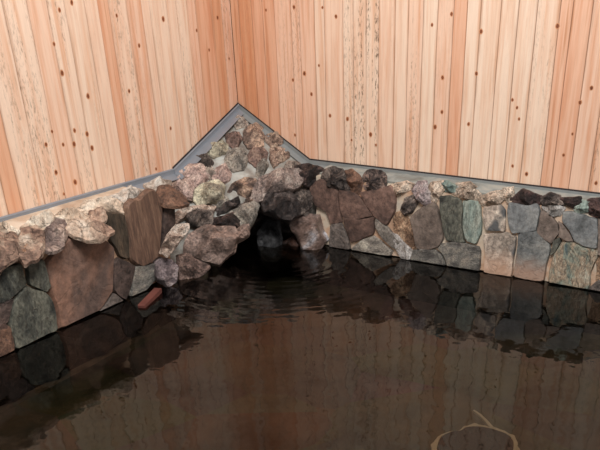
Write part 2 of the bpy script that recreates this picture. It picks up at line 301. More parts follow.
# ------------------------------------------------------------------ measured layout
# stones: R / L lie on the right / left wall face as (along, height); K and M outlines are xyz
STONES = [
('R', 'rough_dark', {'h': 0.05, 'rough': 1, 'label': 'dark knobbly grey-brown stone'}, [(0.672, 0.407), (0.725, 0.431), (0.777, 0.422), (0.804, 0.385), (0.831, 0.34), (0.811, 0.318), (0.748, 0.319), (0.684, 0.337), (0.66, 0.366)]),
('R', 'red_brown', {'h': 0.04, 'rough': 0.5}, [(0.806, 0.416), (0.838, 0.426), (0.88, 0.402), (0.902, 0.374), (0.888, 0.325), (0.847, 0.313), (0.825, 0.361)]),
('R', 'conglomerate', {'h': 0.05, 'rough': 1, 'label': 'dark knobbly stone with pinkish pebbles'}, [(0.916, 0.406), (0.939, 0.439), (1.009, 0.441), (1.035, 0.419), (1.038, 0.368), (0.984, 0.342), (0.933, 0.347), (0.91, 0.375)]),
('R', 'chocolate', {}, [(0.579, 0.317), (0.652, 0.365), (0.753, 0.314), (0.767, 0.239), (0.784, 0.154), (0.72, 0.13), (0.692, 0.193), (0.621, 0.217), (0.593, 0.264)]),
('R', 'chocolate', {}, [(0.767, 0.318), (0.863, 0.315), (0.905, 0.289), (0.978, 0.211), (0.868, 0.174), (0.796, 0.174), (0.776, 0.24)]),
('R', 'chocolate', {}, [(0.899, 0.319), (0.984, 0.342), (1.072, 0.376), (1.108, 0.341), (1.109, 0.254), (1.063, 0.168), (0.988, 0.211), (0.931, 0.268)]),
('R', 'chocolate', {}, [(0.796, 0.175), (0.894, 0.175), (0.989, 0.202), (0.988, 0.158), (0.985, 0.112), (0.903, 0.067), (0.851, 0.045), (0.826, 0.1)]),
('R', 'grey_brown', {}, [(0.72, 0.123), (0.782, 0.142), (0.815, 0.089), (0.844, 0.006), (0.766, 0.006), (0.714, 0.006)]),
('R', 'grey_green', {'label': 'grey wedge-shaped stone set on a slant'}, [(1.003, 0.193), (1.074, 0.156), (1.149, 0.09), (1.202, 0.038), (1.111, 0.052), (1.039, 0.1), (1.0, 0.151)]),
('R', 'striated_pale', {'label': 'pale striated stone at the waterline'}, [(0.857, 0.006), (0.914, 0.064), (0.99, 0.099), (1.049, 0.064), (1.101, 0.035), (1.089, 0.006), (1.022, 0.006), (0.917, 0.006), (0.865, 0.006)]),
('R', 'white_streak', {'label': 'white-veined stone sliver'}, [(1.106, 0.125), (1.137, 0.12), (1.19, 0.077), (1.227, 0.056), (1.214, 0.006), (1.163, 0.006), (1.12, 0.067)]),
('R', 'tan_rough', {'h': 0.02, 'rough': 1, 'label': 'rough tan stone'}, [(1.122, 0.228), (1.169, 0.24), (1.219, 0.171), (1.24, 0.098), (1.226, 0.065), (1.168, 0.103), (1.113, 0.148), (1.109, 0.201)]),
('R', 'rough_dark', {'h': 0.035, 'rough': 0.8}, [(1.148, 0.263), (1.169, 0.318), (1.22, 0.341), (1.236, 0.317), (1.211, 0.262), (1.174, 0.24)]),
('R', 'pale_tan', {'h': 0.035, 'rough': 0.6}, [(1.093, 0.356), (1.11, 0.388), (1.158, 0.402), (1.197, 0.392), (1.175, 0.364), (1.118, 0.34)]),
('R', 'pink_white', {'h': 0.05, 'rough': 0.5, 'label': 'pinkish white lump of stone'}, [(1.207, 0.365), (1.235, 0.406), (1.274, 0.411), (1.3, 0.359), (1.306, 0.317), (1.281, 0.303), (1.24, 0.326)]),
('R', 'pale_tan', {'h': 0.035, 'rough': 0.5}, [(1.298, 0.38), (1.31, 0.41), (1.365, 0.422), (1.377, 0.389), (1.337, 0.329), (1.313, 0.348)]),
('R', 'teal', {'h': 0.03, 'rough': 0.4, 'label': 'small teal stone on the rim'}, [(1.368, 0.422), (1.396, 0.43), (1.432, 0.415), (1.429, 0.39), (1.394, 0.389)]),
('R', 'pale_tan', {'h': 0.04, 'rough': 0.6}, [(1.431, 0.382), (1.467, 0.405), (1.539, 0.407), (1.57, 0.386), (1.547, 0.36), (1.48, 0.366)]),
('R', 'pale_tan', {'h': 0.03, 'rough': 0.6}, [(1.458, 0.427), (1.509, 0.438), (1.536, 0.423), (1.523, 0.408), (1.483, 0.41)]),
('R', 'taupe', {}, [(1.204, 0.229), (1.27, 0.29), (1.331, 0.32), (1.352, 0.295), (1.378, 0.22), (1.399, 0.145), (1.375, 0.096), (1.328, 0.076), (1.252, 0.07), (1.233, 0.127)]),
('R', 'slate_green', {'label': 'dark green-black stone split by cracks'}, [(1.365, 0.347), (1.426, 0.357), (1.481, 0.346), (1.493, 0.302), (1.493, 0.241), (1.511, 0.161), (1.521, 0.144), (1.42, 0.137), (1.398, 0.197), (1.374, 0.277)]),
('R', 'teal', {'label': 'green-blue stone'}, [(1.493, 0.344), (1.565, 0.351), (1.589, 0.319), (1.606, 0.205), (1.582, 0.147), (1.534, 0.151), (1.506, 0.212), (1.503, 0.293)]),
('R', 'striated_grey', {}, [(1.382, 0.087), (1.402, 0.111), (1.466, 0.137), (1.541, 0.133), (1.597, 0.126), (1.611, 0.104), (1.614, 0.006), (1.545, 0.006), (1.479, 0.006), (1.44, 0.006), (1.417, 0.052)]),
('R', 'striated_grey', {}, [(1.231, 0.05), (1.279, 0.068), (1.357, 0.075), (1.392, 0.056), (1.421, 0.006), (1.42, 0.006), (1.344, 0.006), (1.255, 0.006), (1.229, 0.006)]),
('R', 'pale_tan', {'h': 0.04, 'rough': 0.7}, [(1.589, 0.38), (1.629, 0.401), (1.68, 0.415), (1.697, 0.384), (1.674, 0.353), (1.618, 0.34), (1.59, 0.351)]),
('R', 'grey_patch', {'label': 'pale stone with a dark grey patch'}, [(1.609, 0.325), (1.688, 0.352), (1.717, 0.326), (1.729, 0.229), (1.632, 0.223), (1.612, 0.275)]),
('R', 'grey_patch', {}, [(1.621, 0.191), (1.736, 0.22), (1.788, 0.204), (1.792, 0.113), (1.792, 0.006), (1.717, 0.006), (1.644, 0.006), (1.641, 0.106)]),
('R', 'pale_tan', {'h': 0.03, 'rough': 0.6}, [(1.701, 0.424), (1.738, 0.433), (1.748, 0.39), (1.724, 0.374)]),
('R', 'maroon', {'h': 0.035, 'rough': 0.4, 'label': 'dark maroon stone on the rim'}, [(1.749, 0.385), (1.798, 0.435), (1.833, 0.424), (1.881, 0.414), (1.879, 0.386), (1.824, 0.369), (1.768, 0.372)]),
('R', 'blue_grey', {}, [(1.738, 0.365), (1.79, 0.365), (1.829, 0.364), (1.877, 0.379), (1.892, 0.351), (1.889, 0.255), (1.833, 0.239), (1.771, 0.226), (1.742, 0.283), (1.733, 0.34)]),
('R', 'grey_stain', {}, [(1.803, 0.215), (1.825, 0.235), (1.892, 0.248), (1.928, 0.221), (1.966, 0.194), (1.971, 0.157), (1.963, 0.097), (1.963, 0.006), (1.891, 0.006), (1.806, 0.006), (1.807, 0.141)]),
('R', 'rough_dark', {'h': 0.035, 'rough': 0.7}, [(1.898, 0.408), (1.932, 0.432), (1.974, 0.425), (1.991, 0.395), (1.964, 0.387), (1.915, 0.377)]),
('R', 'white_streak', {'h': 0.035, 'rough': 0.5, 'label': 'white lump of stone on the rim'}, [(1.91, 0.368), (1.964, 0.384), (2.003, 0.373), (1.987, 0.343), (1.963, 0.336), (1.933, 0.344)]),
('R', 'taupe', {}, [(1.902, 0.351), (1.956, 0.33), (1.99, 0.298), (2.002, 0.26), (1.975, 0.201), (1.938, 0.219), (1.898, 0.248), (1.902, 0.304)]),
('R', 'taupe', {'label': 'small leaf-shaped brown stone'}, [(1.997, 0.304), (2.019, 0.295), (2.056, 0.258), (2.077, 0.229), (2.046, 0.227), (2.009, 0.241), (2.009, 0.278)]),
('R', 'blue_grey', {'label': 'large blue-grey slab'}, [(2.01, 0.354), (2.058, 0.36), (2.124, 0.35), (2.176, 0.341), (2.192, 0.27), (2.195, 0.208), (2.147, 0.213), (2.089, 0.225), (2.057, 0.276), (2.018, 0.311)]),
('R', 'maroon', {'h': 0.035, 'rough': 0.6}, [(1.99, 0.417), (2.069, 0.431), (2.077, 0.41), (2.054, 0.386), (2.029, 0.392)]),
('R', 'teal', {'h': 0.03, 'rough': 0.4}, [(2.056, 0.386), (2.089, 0.417), (2.118, 0.411), (2.12, 0.376), (2.081, 0.367)]),
('R', 'maroon', {'h': 0.05, 'rough': 0.8}, [(2.124, 0.421), (2.173, 0.437), (2.204, 0.413), (2.202, 0.363), (2.163, 0.358), (2.129, 0.377)]),
('R', 'taupe', {}, [(2.183, 0.345), (2.246, 0.344), (2.332, 0.332), (2.367, 0.195), (2.276, 0.176), (2.211, 0.181)]),
('R', 'slate_green', {}, [(1.986, 0.209), (2.009, 0.227), (2.018, 0.209), (1.998, 0.163), (1.981, 0.148)]),
('R', 'teal_mixed', {'label': 'green and tan mottled stone at the waterline'}, [(2.022, 0.204), (2.072, 0.22), (2.133, 0.197), (2.182, 0.199), (2.205, 0.171), (2.186, 0.081), (2.191, 0.006), (2.106, 0.006), (1.993, 0.006), (1.988, 0.041), (1.999, 0.136)]),
('R', 'tan_rough', {'h': 0.02, 'rough': 0.5}, [(2.211, 0.164), (2.294, 0.155), (2.374, 0.157), (2.382, 0.065), (2.299, 0.046), (2.229, 0.06)]),
('R', 'grey_brown', {}, [(2.199, 0.006), (2.239, 0.057), (2.301, 0.037), (2.385, 0.051), (2.395, 0.006), (2.31, 0.006), (2.211, 0.006)]),
('L', 'chocolate_big', {'label': 'large smooth reddish brown slab'}, [(1.761, 0.29), (1.684, 0.328), (1.615, 0.359), (1.56, 0.359), (1.484, 0.32), (1.424, 0.299), (1.382, 0.259), (1.393, 0.22), (1.419, 0.166), (1.445, 0.07), (1.534, 0.006), (1.618, 0.006), (1.767, 0.006), (1.758, 0.083), (1.766, 0.158), (1.769, 0.228)]),
('L', 'dark_brown', {}, [(1.403, 0.182), (1.367, 0.195), (1.307, 0.155), (1.282, 0.132), (1.33, 0.057), (1.374, 0.006), (1.414, 0.04), (1.433, 0.074)]),
('L', 'striated_grey', {'label': 'grey striated stone at the waterline'}, [(1.273, 0.125), (1.148, 0.104), (1.145, 0.04), (1.243, 0.006), (1.332, 0.006), (1.309, 0.075)]),
('L', 'chocolate_stripe', {'label': 'tall upright brown slab'}, [(1.255, 0.415), (1.215, 0.433), (1.176, 0.42), (1.123, 0.441), (1.071, 0.444), (1.043, 0.401), (1.04, 0.353), (1.089, 0.209), (1.109, 0.139), (1.167, 0.123), (1.229, 0.124), (1.269, 0.143), (1.299, 0.183), (1.28, 0.283)]),
('L', 'dark_olive', {}, [(1.368, 0.404), (1.291, 0.377), (1.289, 0.285), (1.309, 0.182), (1.361, 0.208), (1.376, 0.252), (1.396, 0.29)]),
('L', 'dark_brown', {}, [(1.022, 0.353), (0.954, 0.343), (0.965, 0.266), (1.056, 0.165), (1.085, 0.148)]),
('L', 'grey_brown', {}, [(1.531, 0.006), (1.441, 0.049), (1.403, 0.006), (1.476, 0.006), (1.533, 0.006)]),
('L', 'slate_green', {'label': 'rounded grey-green stone at the waterline'}, [(1.978, 0.147), (1.948, 0.186), (1.876, 0.234), (1.837, 0.197), (1.801, 0.174), (1.777, 0.142), (1.775, 0.089), (1.789, 0.006), (1.903, 0.006), (1.998, 0.006), (2.001, 0.092)]),
('L', 'slate_green', {}, [(2.04, 0.321), (1.965, 0.33), (1.879, 0.321), (1.884, 0.239), (1.967, 0.206), (2.018, 0.209), (2.076, 0.213)]),
('L', 'slate_green', {}, [(1.845, 0.319), (1.774, 0.305), (1.772, 0.199), (1.795, 0.183), (1.861, 0.234)]),
('L', 'dark_brown', {}, [(2.07, 0.202), (2.02, 0.201), (1.957, 0.201), (2.007, 0.125), (2.097, 0.117)]),
('L', 'red_brown', {}, [(2.102, 0.102), (2.002, 0.102), (2.011, 0.006), (2.125, 0.006)]),
('K', 'rim_tan', {'h': 0.05, 'rough': 1}, [(1.989, 0.211, 0.408), (1.913, 0.17, 0.425), (1.845, 0.147, 0.434), (1.813, 0.187, 0.418), (1.848, 0.247, 0.394), (1.915, 0.309, 0.368), (2.015, 0.325, 0.362), (2.082, 0.335, 0.358)]),
('K', 'rim_tan', {'h': 0.05, 'rough': 1}, [(1.862, 0.255, 0.39), (1.767, 0.171, 0.424), (1.698, 0.177, 0.422), (1.714, 0.24, 0.396), (1.798, 0.318, 0.365), (1.843, 0.338, 0.357), (1.928, 0.354, 0.35), (1.909, 0.304, 0.37)]),
('K', 'rim_grey', {'h': 0.05, 'rough': 1}, [(1.709, 0.236, 0.398), (1.594, 0.175, 0.423), (1.563, 0.197, 0.414), (1.617, 0.267, 0.386), (1.706, 0.326, 0.362), (1.766, 0.34, 0.356), (1.779, 0.328, 0.361), (1.788, 0.311, 0.368)]),
('K', 'rim_pale', {'h': 0.05, 'rough': 1}, [(1.612, 0.166, 0.426), (1.508, 0.145, 0.435), (1.463, 0.165, 0.427), (1.461, 0.234, 0.399), (1.531, 0.254, 0.391), (1.59, 0.24, 0.396), (1.559, 0.195, 0.414), (1.587, 0.172, 0.424)]),
('K', 'rim_tan', {'h': 0.06, 'label': 'layered pinkish rim stone jutting over the slab', 'rough': 1}, [(1.61, 0.257, 0.39), (1.567, 0.237, 0.398), (1.512, 0.238, 0.397), (1.474, 0.251, 0.392), (1.43, 0.312, 0.367), (1.447, 0.341, 0.356), (1.534, 0.368, 0.345), (1.593, 0.343, 0.355), (1.614, 0.302, 0.371)]),
('K', 'rim_pale', {'h': 0.05, 'rough': 1}, [(1.429, 0.152, 0.432), (1.367, 0.122, 0.444), (1.252, 0.147, 0.434), (1.228, 0.201, 0.412), (1.287, 0.263, 0.387), (1.334, 0.215, 0.407), (1.42, 0.206, 0.41), (1.466, 0.185, 0.419)]),
('K', 'rim_tan', {'h': 0.05, 'rough': 1}, [(1.426, 0.198, 0.413), (1.344, 0.21, 0.408), (1.391, 0.262, 0.387), (1.445, 0.273, 0.383), (1.456, 0.234, 0.399)]),
('K', 'rim_white', {'label': 'whitish rim stone', 'h': 0.05, 'rough': 1}, [(1.244, 0.14, 0.437), (1.153, 0.136, 0.439), (1.065, 0.138, 0.438), (1.021, 0.17, 0.425), (1.132, 0.213, 0.407), (1.166, 0.194, 0.415), (1.237, 0.216, 0.406)]),
('K', 'rim_white', {'h': 0.05, 'rough': 1}, [(0.978, 0.128, 0.442), (0.858, 0.134, 0.439), (0.824, 0.155, 0.431), (0.882, 0.193, 0.415), (0.96, 0.187, 0.418), (1.006, 0.176, 0.422)]),
('K', 'red_brown', {'h': 0.04, 'rough': 0.4, 'label': 'smooth rusty brown stone'}, [(0.957, 0.177, 0.422), (0.904, 0.169, 0.425), (0.893, 0.202, 0.412), (0.903, 0.292, 0.375), (0.922, 0.33, 0.36), (1.004, 0.324, 0.363), (1.05, 0.286, 0.378), (1.019, 0.235, 0.398)]),
('K', 'rim_pale', {'h': 0.05, 'rough': 1}, [(1.921, 0.154, 0.431), (1.856, 0.142, 0.436), (1.791, 0.141, 0.437), (1.784, 0.176, 0.422), (1.813, 0.193, 0.415), (1.853, 0.156, 0.431)]),
('K', 'rim_pale', {'h': 0.05, 'rough': 1}, [(1.766, 0.165, 0.427), (1.692, 0.141, 0.436), (1.592, 0.146, 0.434), (1.593, 0.17, 0.425), (1.668, 0.204, 0.411), (1.696, 0.176, 0.423)]),
('T', 'mound_pale', {'rough': 0.6}, [(0.087, 0.039, 0.616), (0.023, 0.037, 0.642), (0.012, 0.072, 0.627), (0.067, 0.101, 0.589), (0.129, 0.072, 0.581), (0.118, 0.045, 0.6)]),
('T', 'tan_top_dark', {'label': 'dark rock with a tan top near the peak', 'h': 0.07, 'rough': 0.6}, [(0.122, 0.112, 0.561), (0.067, 0.109, 0.584), (0.016, 0.133, 0.591), (0.004, 0.172, 0.574), (0.043, 0.19, 0.549), (0.107, 0.235, 0.499), (0.186, 0.184, 0.495), (0.175, 0.148, 0.519)]),
('T', 'mound_brown', {'rough': 0.6}, [(0.223, 0.059, 0.55), (0.175, 0.069, 0.564), (0.146, 0.096, 0.56), (0.163, 0.128, 0.536), (0.22, 0.141, 0.506), (0.256, 0.132, 0.497), (0.254, 0.096, 0.518)]),
('T', 'mound_green', {'label': 'pale greenish rock', 'rough': 0.6}, [(0.379, 0.044, 0.497), (0.333, 0.032, 0.521), (0.265, 0.062, 0.532), (0.264, 0.101, 0.511), (0.311, 0.119, 0.482), (0.383, 0.097, 0.465), (0.398, 0.068, 0.476)]),
('T', 'mound_grey', {'h': 0.06, 'rough': 0.6}, [(0.35, 0.137, 0.456), (0.296, 0.126, 0.484), (0.23, 0.148, 0.498), (0.225, 0.19, 0.477), (0.273, 0.231, 0.435), (0.326, 0.243, 0.407), (0.378, 0.211, 0.404), (0.387, 0.172, 0.422)]),
('T', 'mound_brown', {'h': 0.06, 'rough': 0.6}, [(0.232, 0.211, 0.462), (0.172, 0.208, 0.488), (0.124, 0.243, 0.487), (0.139, 0.278, 0.462), (0.205, 0.307, 0.419), (0.255, 0.292, 0.408), (0.262, 0.241, 0.434)]),
('T', 'rough_dark', {'rough': 0.6}, [(0.478, 0.033, 0.463), (0.441, 0.031, 0.479), (0.411, 0.068, 0.471), (0.421, 0.11, 0.444), (0.463, 0.109, 0.427), (0.484, 0.07, 0.44)]),
('T', 'mound_tan', {'rough': 0.6}, [(0.021, 0.194, 0.556), (-0.02, 0.233, 0.55), (-0.017, 0.298, 0.513), (0.035, 0.299, 0.491), (0.078, 0.27, 0.491), (0.07, 0.224, 0.519)]),
('T', 'mound_tan', {'rough': 0.6}, [(0.095, 0.273, 0.482), (0.038, 0.312, 0.483), (0.028, 0.352, 0.465), (0.059, 0.375, 0.44), (0.132, 0.357, 0.421), (0.186, 0.352, 0.402), (0.156, 0.305, 0.44)]),
('T', 'mound_pink', {'rough': 0.6}, [(0.602, 0.024, 0.419), (0.53, 0.039, 0.44), (0.485, 0.094, 0.427), (0.512, 0.143, 0.388), (0.569, 0.148, 0.363), (0.614, 0.128, 0.357), (0.603, 0.089, 0.382), (0.62, 0.047, 0.399)]),
('T', 'mound_pink', {'rough': 0.6}, [(0.685, 0.036, 0.379), (0.619, 0.033, 0.407), (0.603, 0.089, 0.382), (0.622, 0.125, 0.355), (0.68, 0.152, 0.316), (0.698, 0.124, 0.325), (0.703, 0.065, 0.356)]),
('M', 'mound_green', {'h': 0.07, 'label': 'pale yellow-green rock', 'rough': 0.6}, [(0.64, 0.126, 0.333), (0.581, 0.158, 0.366), (0.526, 0.206, 0.378), (0.517, 0.243, 0.348), (0.551, 0.256, 0.294), (0.59, 0.231, 0.275), (0.652, 0.168, 0.272), (0.657, 0.135, 0.302)]),
('T', 'mound_pink', {'h': 0.06, 'rough': 0.6}, [(0.51, 0.159, 0.381), (0.434, 0.142, 0.42), (0.378, 0.158, 0.434), (0.403, 0.213, 0.393), (0.438, 0.225, 0.372), (0.483, 0.205, 0.366)]),
('M', 'tan_top_dark', {'h': 0.08, 'rough': 0.6}, [(0.491, 0.247, 0.309), (0.449, 0.254, 0.349), (0.391, 0.294, 0.375), (0.354, 0.341, 0.367), (0.393, 0.35, 0.311), (0.443, 0.329, 0.276), (0.491, 0.283, 0.27)]),
('M', 'mound_pinkgrey', {'h': 0.1, 'label': 'big pinkish grey boulder over the cave', 'rough': 0.6}, [(0.463, 0.384, 0.297), (0.426, 0.382, 0.343), (0.382, 0.388, 0.388), (0.302, 0.447, 0.417), (0.222, 0.533, 0.417), (0.213, 0.565, 0.391), (0.258, 0.564, 0.341), (0.313, 0.532, 0.31), (0.399, 0.457, 0.292), (0.458, 0.411, 0.273)]),
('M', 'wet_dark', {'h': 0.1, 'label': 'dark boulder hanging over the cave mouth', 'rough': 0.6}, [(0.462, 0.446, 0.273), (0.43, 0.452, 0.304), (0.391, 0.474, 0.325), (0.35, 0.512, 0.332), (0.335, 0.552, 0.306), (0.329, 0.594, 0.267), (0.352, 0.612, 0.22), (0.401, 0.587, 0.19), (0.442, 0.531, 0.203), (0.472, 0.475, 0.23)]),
('M', 'rough_dark', {'h': 0.08, 'rough': 0.6}, [(0.268, 0.491, 0.289), (0.218, 0.527, 0.308), (0.204, 0.571, 0.277), (0.215, 0.606, 0.226), (0.254, 0.587, 0.2), (0.29, 0.565, 0.183), (0.261, 0.544, 0.239)]),
('M', 'black_brown', {'back': 0.02, 'h': 0.07, 'label': 'dark brown jagged rock', 'rough': 0.6}, [(0.198, 0.505, 0.42), (0.145, 0.551, 0.432), (0.101, 0.628, 0.399), (0.128, 0.629, 0.366), (0.201, 0.587, 0.326), (0.228, 0.539, 0.348)]),
('M', 'smooth_two', {'back': 0.03, 'h': 0.1, 'rough': 0.2, 'label': 'smooth wet brown and grey boulder at the waterline'}, [(0.301, 0.519, 0.117), (0.258, 0.528, 0.159), (0.196, 0.589, 0.164), (0.142, 0.656, 0.154), (0.152, 0.687, 0.109), (0.198, 0.699, 0.041), (0.276, 0.669, -0.018), (0.32, 0.604, 0.002), (0.304, 0.552, 0.077)]),
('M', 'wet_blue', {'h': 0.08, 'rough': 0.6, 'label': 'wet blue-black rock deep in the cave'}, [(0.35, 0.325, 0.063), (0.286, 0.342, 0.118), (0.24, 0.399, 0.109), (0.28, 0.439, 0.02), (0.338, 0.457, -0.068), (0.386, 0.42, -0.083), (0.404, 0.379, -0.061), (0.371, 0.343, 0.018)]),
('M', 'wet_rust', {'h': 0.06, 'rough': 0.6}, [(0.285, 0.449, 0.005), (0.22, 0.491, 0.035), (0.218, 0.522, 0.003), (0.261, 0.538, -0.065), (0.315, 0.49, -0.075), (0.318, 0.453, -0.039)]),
('M', 'mound_choc', {'h': 0.13, 'rough': 0.35, 'label': 'big angular brown boulder left of the cave'}, [(0.882, 0.25, 0.126), (0.83, 0.255, 0.181), (0.776, 0.293, 0.202), (0.674, 0.413, 0.19), (0.689, 0.439, 0.144), (0.742, 0.433, 0.088), (0.82, 0.407, 0.026), (0.86, 0.338, 0.054), (0.899, 0.259, 0.095)]),
('M', 'mound_choc', {'h': 0.09, 'rough': 0.6}, [(0.665, 0.376, 0.145), (0.6, 0.411, 0.182), (0.578, 0.434, 0.183), (0.612, 0.446, 0.131), (0.659, 0.413, 0.111), (0.691, 0.419, 0.067), (0.724, 0.39, 0.06)]),
('M', 'speckle_pale', {'back': 0.012, 'h': 0.07, 'label': 'pale speckled rock', 'rough': 0.6}, [(1.121, 0.291, 0.162), (1.066, 0.294, 0.223), (1.014, 0.31, 0.266), (0.974, 0.352, 0.267), (0.983, 0.362, 0.245), (1.053, 0.342, 0.186), (1.104, 0.323, 0.147)]),
('M', 'mound_purple', {'back': 0.012, 'h': 0.09, 'label': 'purplish grey rock at the foot of the pile', 'rough': 0.6}, [(1.133, 0.248, 0.109), (1.102, 0.268, 0.123), (1.074, 0.313, 0.107), (1.074, 0.342, 0.076), (1.111, 0.351, 0.022), (1.146, 0.334, -0.001), (1.163, 0.29, 0.028), (1.149, 0.262, 0.075)]),
('M', 'mound_brown', {'back': 0.03, 'h': 0.1, 'rough': 0.6}, [(0.987, 0.273, 0.096), (0.948, 0.306, 0.106), (0.927, 0.355, 0.076), (0.911, 0.404, 0.042), (0.937, 0.399, 0.017), (0.995, 0.356, -0.004), (1.04, 0.324, -0.021), (1.022, 0.295, 0.031)]),
('M', 'rough_dark', {'h': 0.08, 'rough': 0.6}, [(0.764, 0.172, 0.248), (0.718, 0.21, 0.261), (0.669, 0.269, 0.254), (0.704, 0.285, 0.196), (0.738, 0.254, 0.19), (0.776, 0.202, 0.203)]),
('M', 'speckle_pale', {'h': 0.05, 'rough': 0.6}, [(0.814, 0.113, 0.237), (0.757, 0.144, 0.27), (0.682, 0.214, 0.282), (0.646, 0.263, 0.27), (0.665, 0.259, 0.252), (0.71, 0.203, 0.261), (0.758, 0.173, 0.237), (0.82, 0.139, 0.202)]),
('M', 'wet_dark', {'h': 0.07, 'rough': 0.6}, [(0.616, 0.233, 0.238), (0.565, 0.264, 0.262), (0.495, 0.308, 0.295), (0.504, 0.325, 0.267), (0.573, 0.286, 0.229), (0.615, 0.255, 0.214)]),
('M', 'black_brown', {'h': 0.06, 'rough': 0.6}, [(0.625, 0.296, 0.216), (0.577, 0.334, 0.231), (0.569, 0.365, 0.206), (0.593, 0.378, 0.165), (0.64, 0.328, 0.165), (0.679, 0.273, 0.178), (0.655, 0.266, 0.214)]),
('M', 'mound_grey', {'h': 0.08, 'rough': 0.6}, [(0.596, 0.322, 0.229), (0.524, 0.365, 0.266), (0.481, 0.401, 0.277), (0.471, 0.431, 0.257), (0.525, 0.43, 0.193), (0.561, 0.42, 0.163), (0.586, 0.387, 0.17), (0.576, 0.363, 0.208)]),
('M', 'mound_grey', {'h': 0.04, 'rough': 0.6}, [(0.587, 0.217, 0.288), (0.539, 0.255, 0.304), (0.534, 0.282, 0.279), (0.551, 0.285, 0.256), (0.59, 0.254, 0.245), (0.6, 0.224, 0.265)]),
('M', 'tan_top_dark', {'h': 0.06, 'rough': 0.6}, [(0.481, 0.314, 0.261), (0.432, 0.348, 0.281), (0.406, 0.382, 0.274), (0.403, 0.404, 0.254), (0.433, 0.378, 0.247), (0.484, 0.334, 0.237)]),
('M', 'rough_dark', {'back': 0.02, 'h': 0.07, 'rough': 0.6}, [(0.205, 0.529, 0.299), (0.164, 0.557, 0.316), (0.164, 0.589, 0.28), (0.211, 0.6, 0.214), (0.245, 0.593, 0.181), (0.259, 0.564, 0.198)]),
('T', 'mound_pale', {'rough': 0.6}, [(0.49, 0.093, 0.425), (0.447, 0.115, 0.43), (0.467, 0.153, 0.401), (0.512, 0.17, 0.374), (0.524, 0.135, 0.388)]),
('T', 'mound_grey', {'rough': 0.6}, [(0.254, 0.283, 0.413), (0.191, 0.289, 0.435), (0.207, 0.325, 0.409), (0.278, 0.336, 0.374), (0.324, 0.32, 0.365)]),
('T', 'mound_pale', {'rough': 0.6}, [(0.18, 0.398, 0.379), (0.09, 0.384, 0.422), (0.048, 0.438, 0.409), (0.096, 0.446, 0.385), (0.163, 0.421, 0.372)]),
('T', 'mound_brown', {'rough': 0.6}, [(0.71, 0.041, 0.367), (0.667, 0.047, 0.38), (0.702, 0.133, 0.319), (0.723, 0.129, 0.312), (0.738, 0.085, 0.331)]),
]
LEFT_EDGES = [0.081, 0.163, 0.301, 0.367, 0.453, 0.521, 0.647, 0.7, 0.798, 0.914, 0.98, 1.056, 1.17, 1.263, 1.364, 1.482, 1.601, 1.612]
RIGHT_EDGES = [0.051, 0.138, 0.209, 0.285, 0.39, 0.441, 0.533, 0.592, 0.704, 0.765, 0.84, 0.913, 1.004, 1.077, 1.157, 1.234, 1.317, 1.386, 1.455, 1.554, 1.64, 1.729, 1.836, 1.893, 1.982, 2.08]
LEFT_KNOTS = [(1.203, 1.192), (1.129, 1.219), (1.266, 1.066), (1.252, 0.952), (1.128, 0.847), (0.874, 1.164), (0.865, 0.843), (0.754, 1.034), (0.56, 1.142), (0.311, 1.083), (0.222, 0.986), (0.123, 1.138), (0.051, 0.933), (0.604, 0.637), (0.753, 0.458), (1.367, 0.728), (1.242, 0.715), (1.173, 0.69), (1.413, 0.68), (1.321, 0.666), (1.259, 0.659), (1.158, 0.626), (1.294, 0.497), (1.39, 0.558), (1.37, 0.459)]
RIGHT_KNOTS = [(0.585, 1.197), (0.665, 1.158), (0.461, 0.877), (0.554, 0.921), (0.501, 0.775), (0.616, 0.672), (0.726, 0.663), (0.868, 0.594), (0.902, 0.542), (0.75, 0.555), (1.206, 1.135), (1.306, 1.185), (1.463, 1.115), (1.275, 0.901), (1.454, 0.929), (1.281, 0.739), (1.246, 0.663), (1.832, 1.149), (1.65, 0.821), (1.677, 0.788), (1.693, 0.736), (1.683, 0.51), (1.76, 0.478), (1.966, 0.689), (1.936, 0.588), (2.026, 0.898), (2.113, 0.472), (1.982, 0.832), (1.43, 0.692), (0.411, 1.195), (0.385, 0.84), (0.382, 0.55), (0.233, 1.177), (0.377, 1.239)]

# ------------------------------------------------------------------ setting: floor, basin, water
def floor_mat():
    t = NT('pool_floor')
    v = t.coord()
    vo = t.n('ShaderNodeTexVoronoi', _feature='F1'); t.l(v, vo.inputs['Vector']); vo.inputs['Scale'].default_value = 2.6
    n = t.noise(v, 2.6, 6, 0.6)
    c = t.ramp(n, [(0.35, lin((48, 48, 44))), (0.50, lin((92, 90, 82))), (0.64, lin((118, 104, 88)))])
    c = t.mix(0.35, c, t.mix(1.0, c, vo.outputs['Color'], 'MULTIPLY'))
    return t.bsdf(c, 0.8, 0.2, bump=n, bstr=0.3)
FZ = -0.24
o = mesh_obj('floor', [(0, 0, FZ), (5.2, 0, FZ), (5.2, 5.2, FZ), (0, 5.2, FZ)], [(0, 1, 2, 3)], floor_mat())
tag(o, 'dark stone floor of the bath seen faintly through the water', 'floor', kind='structure')

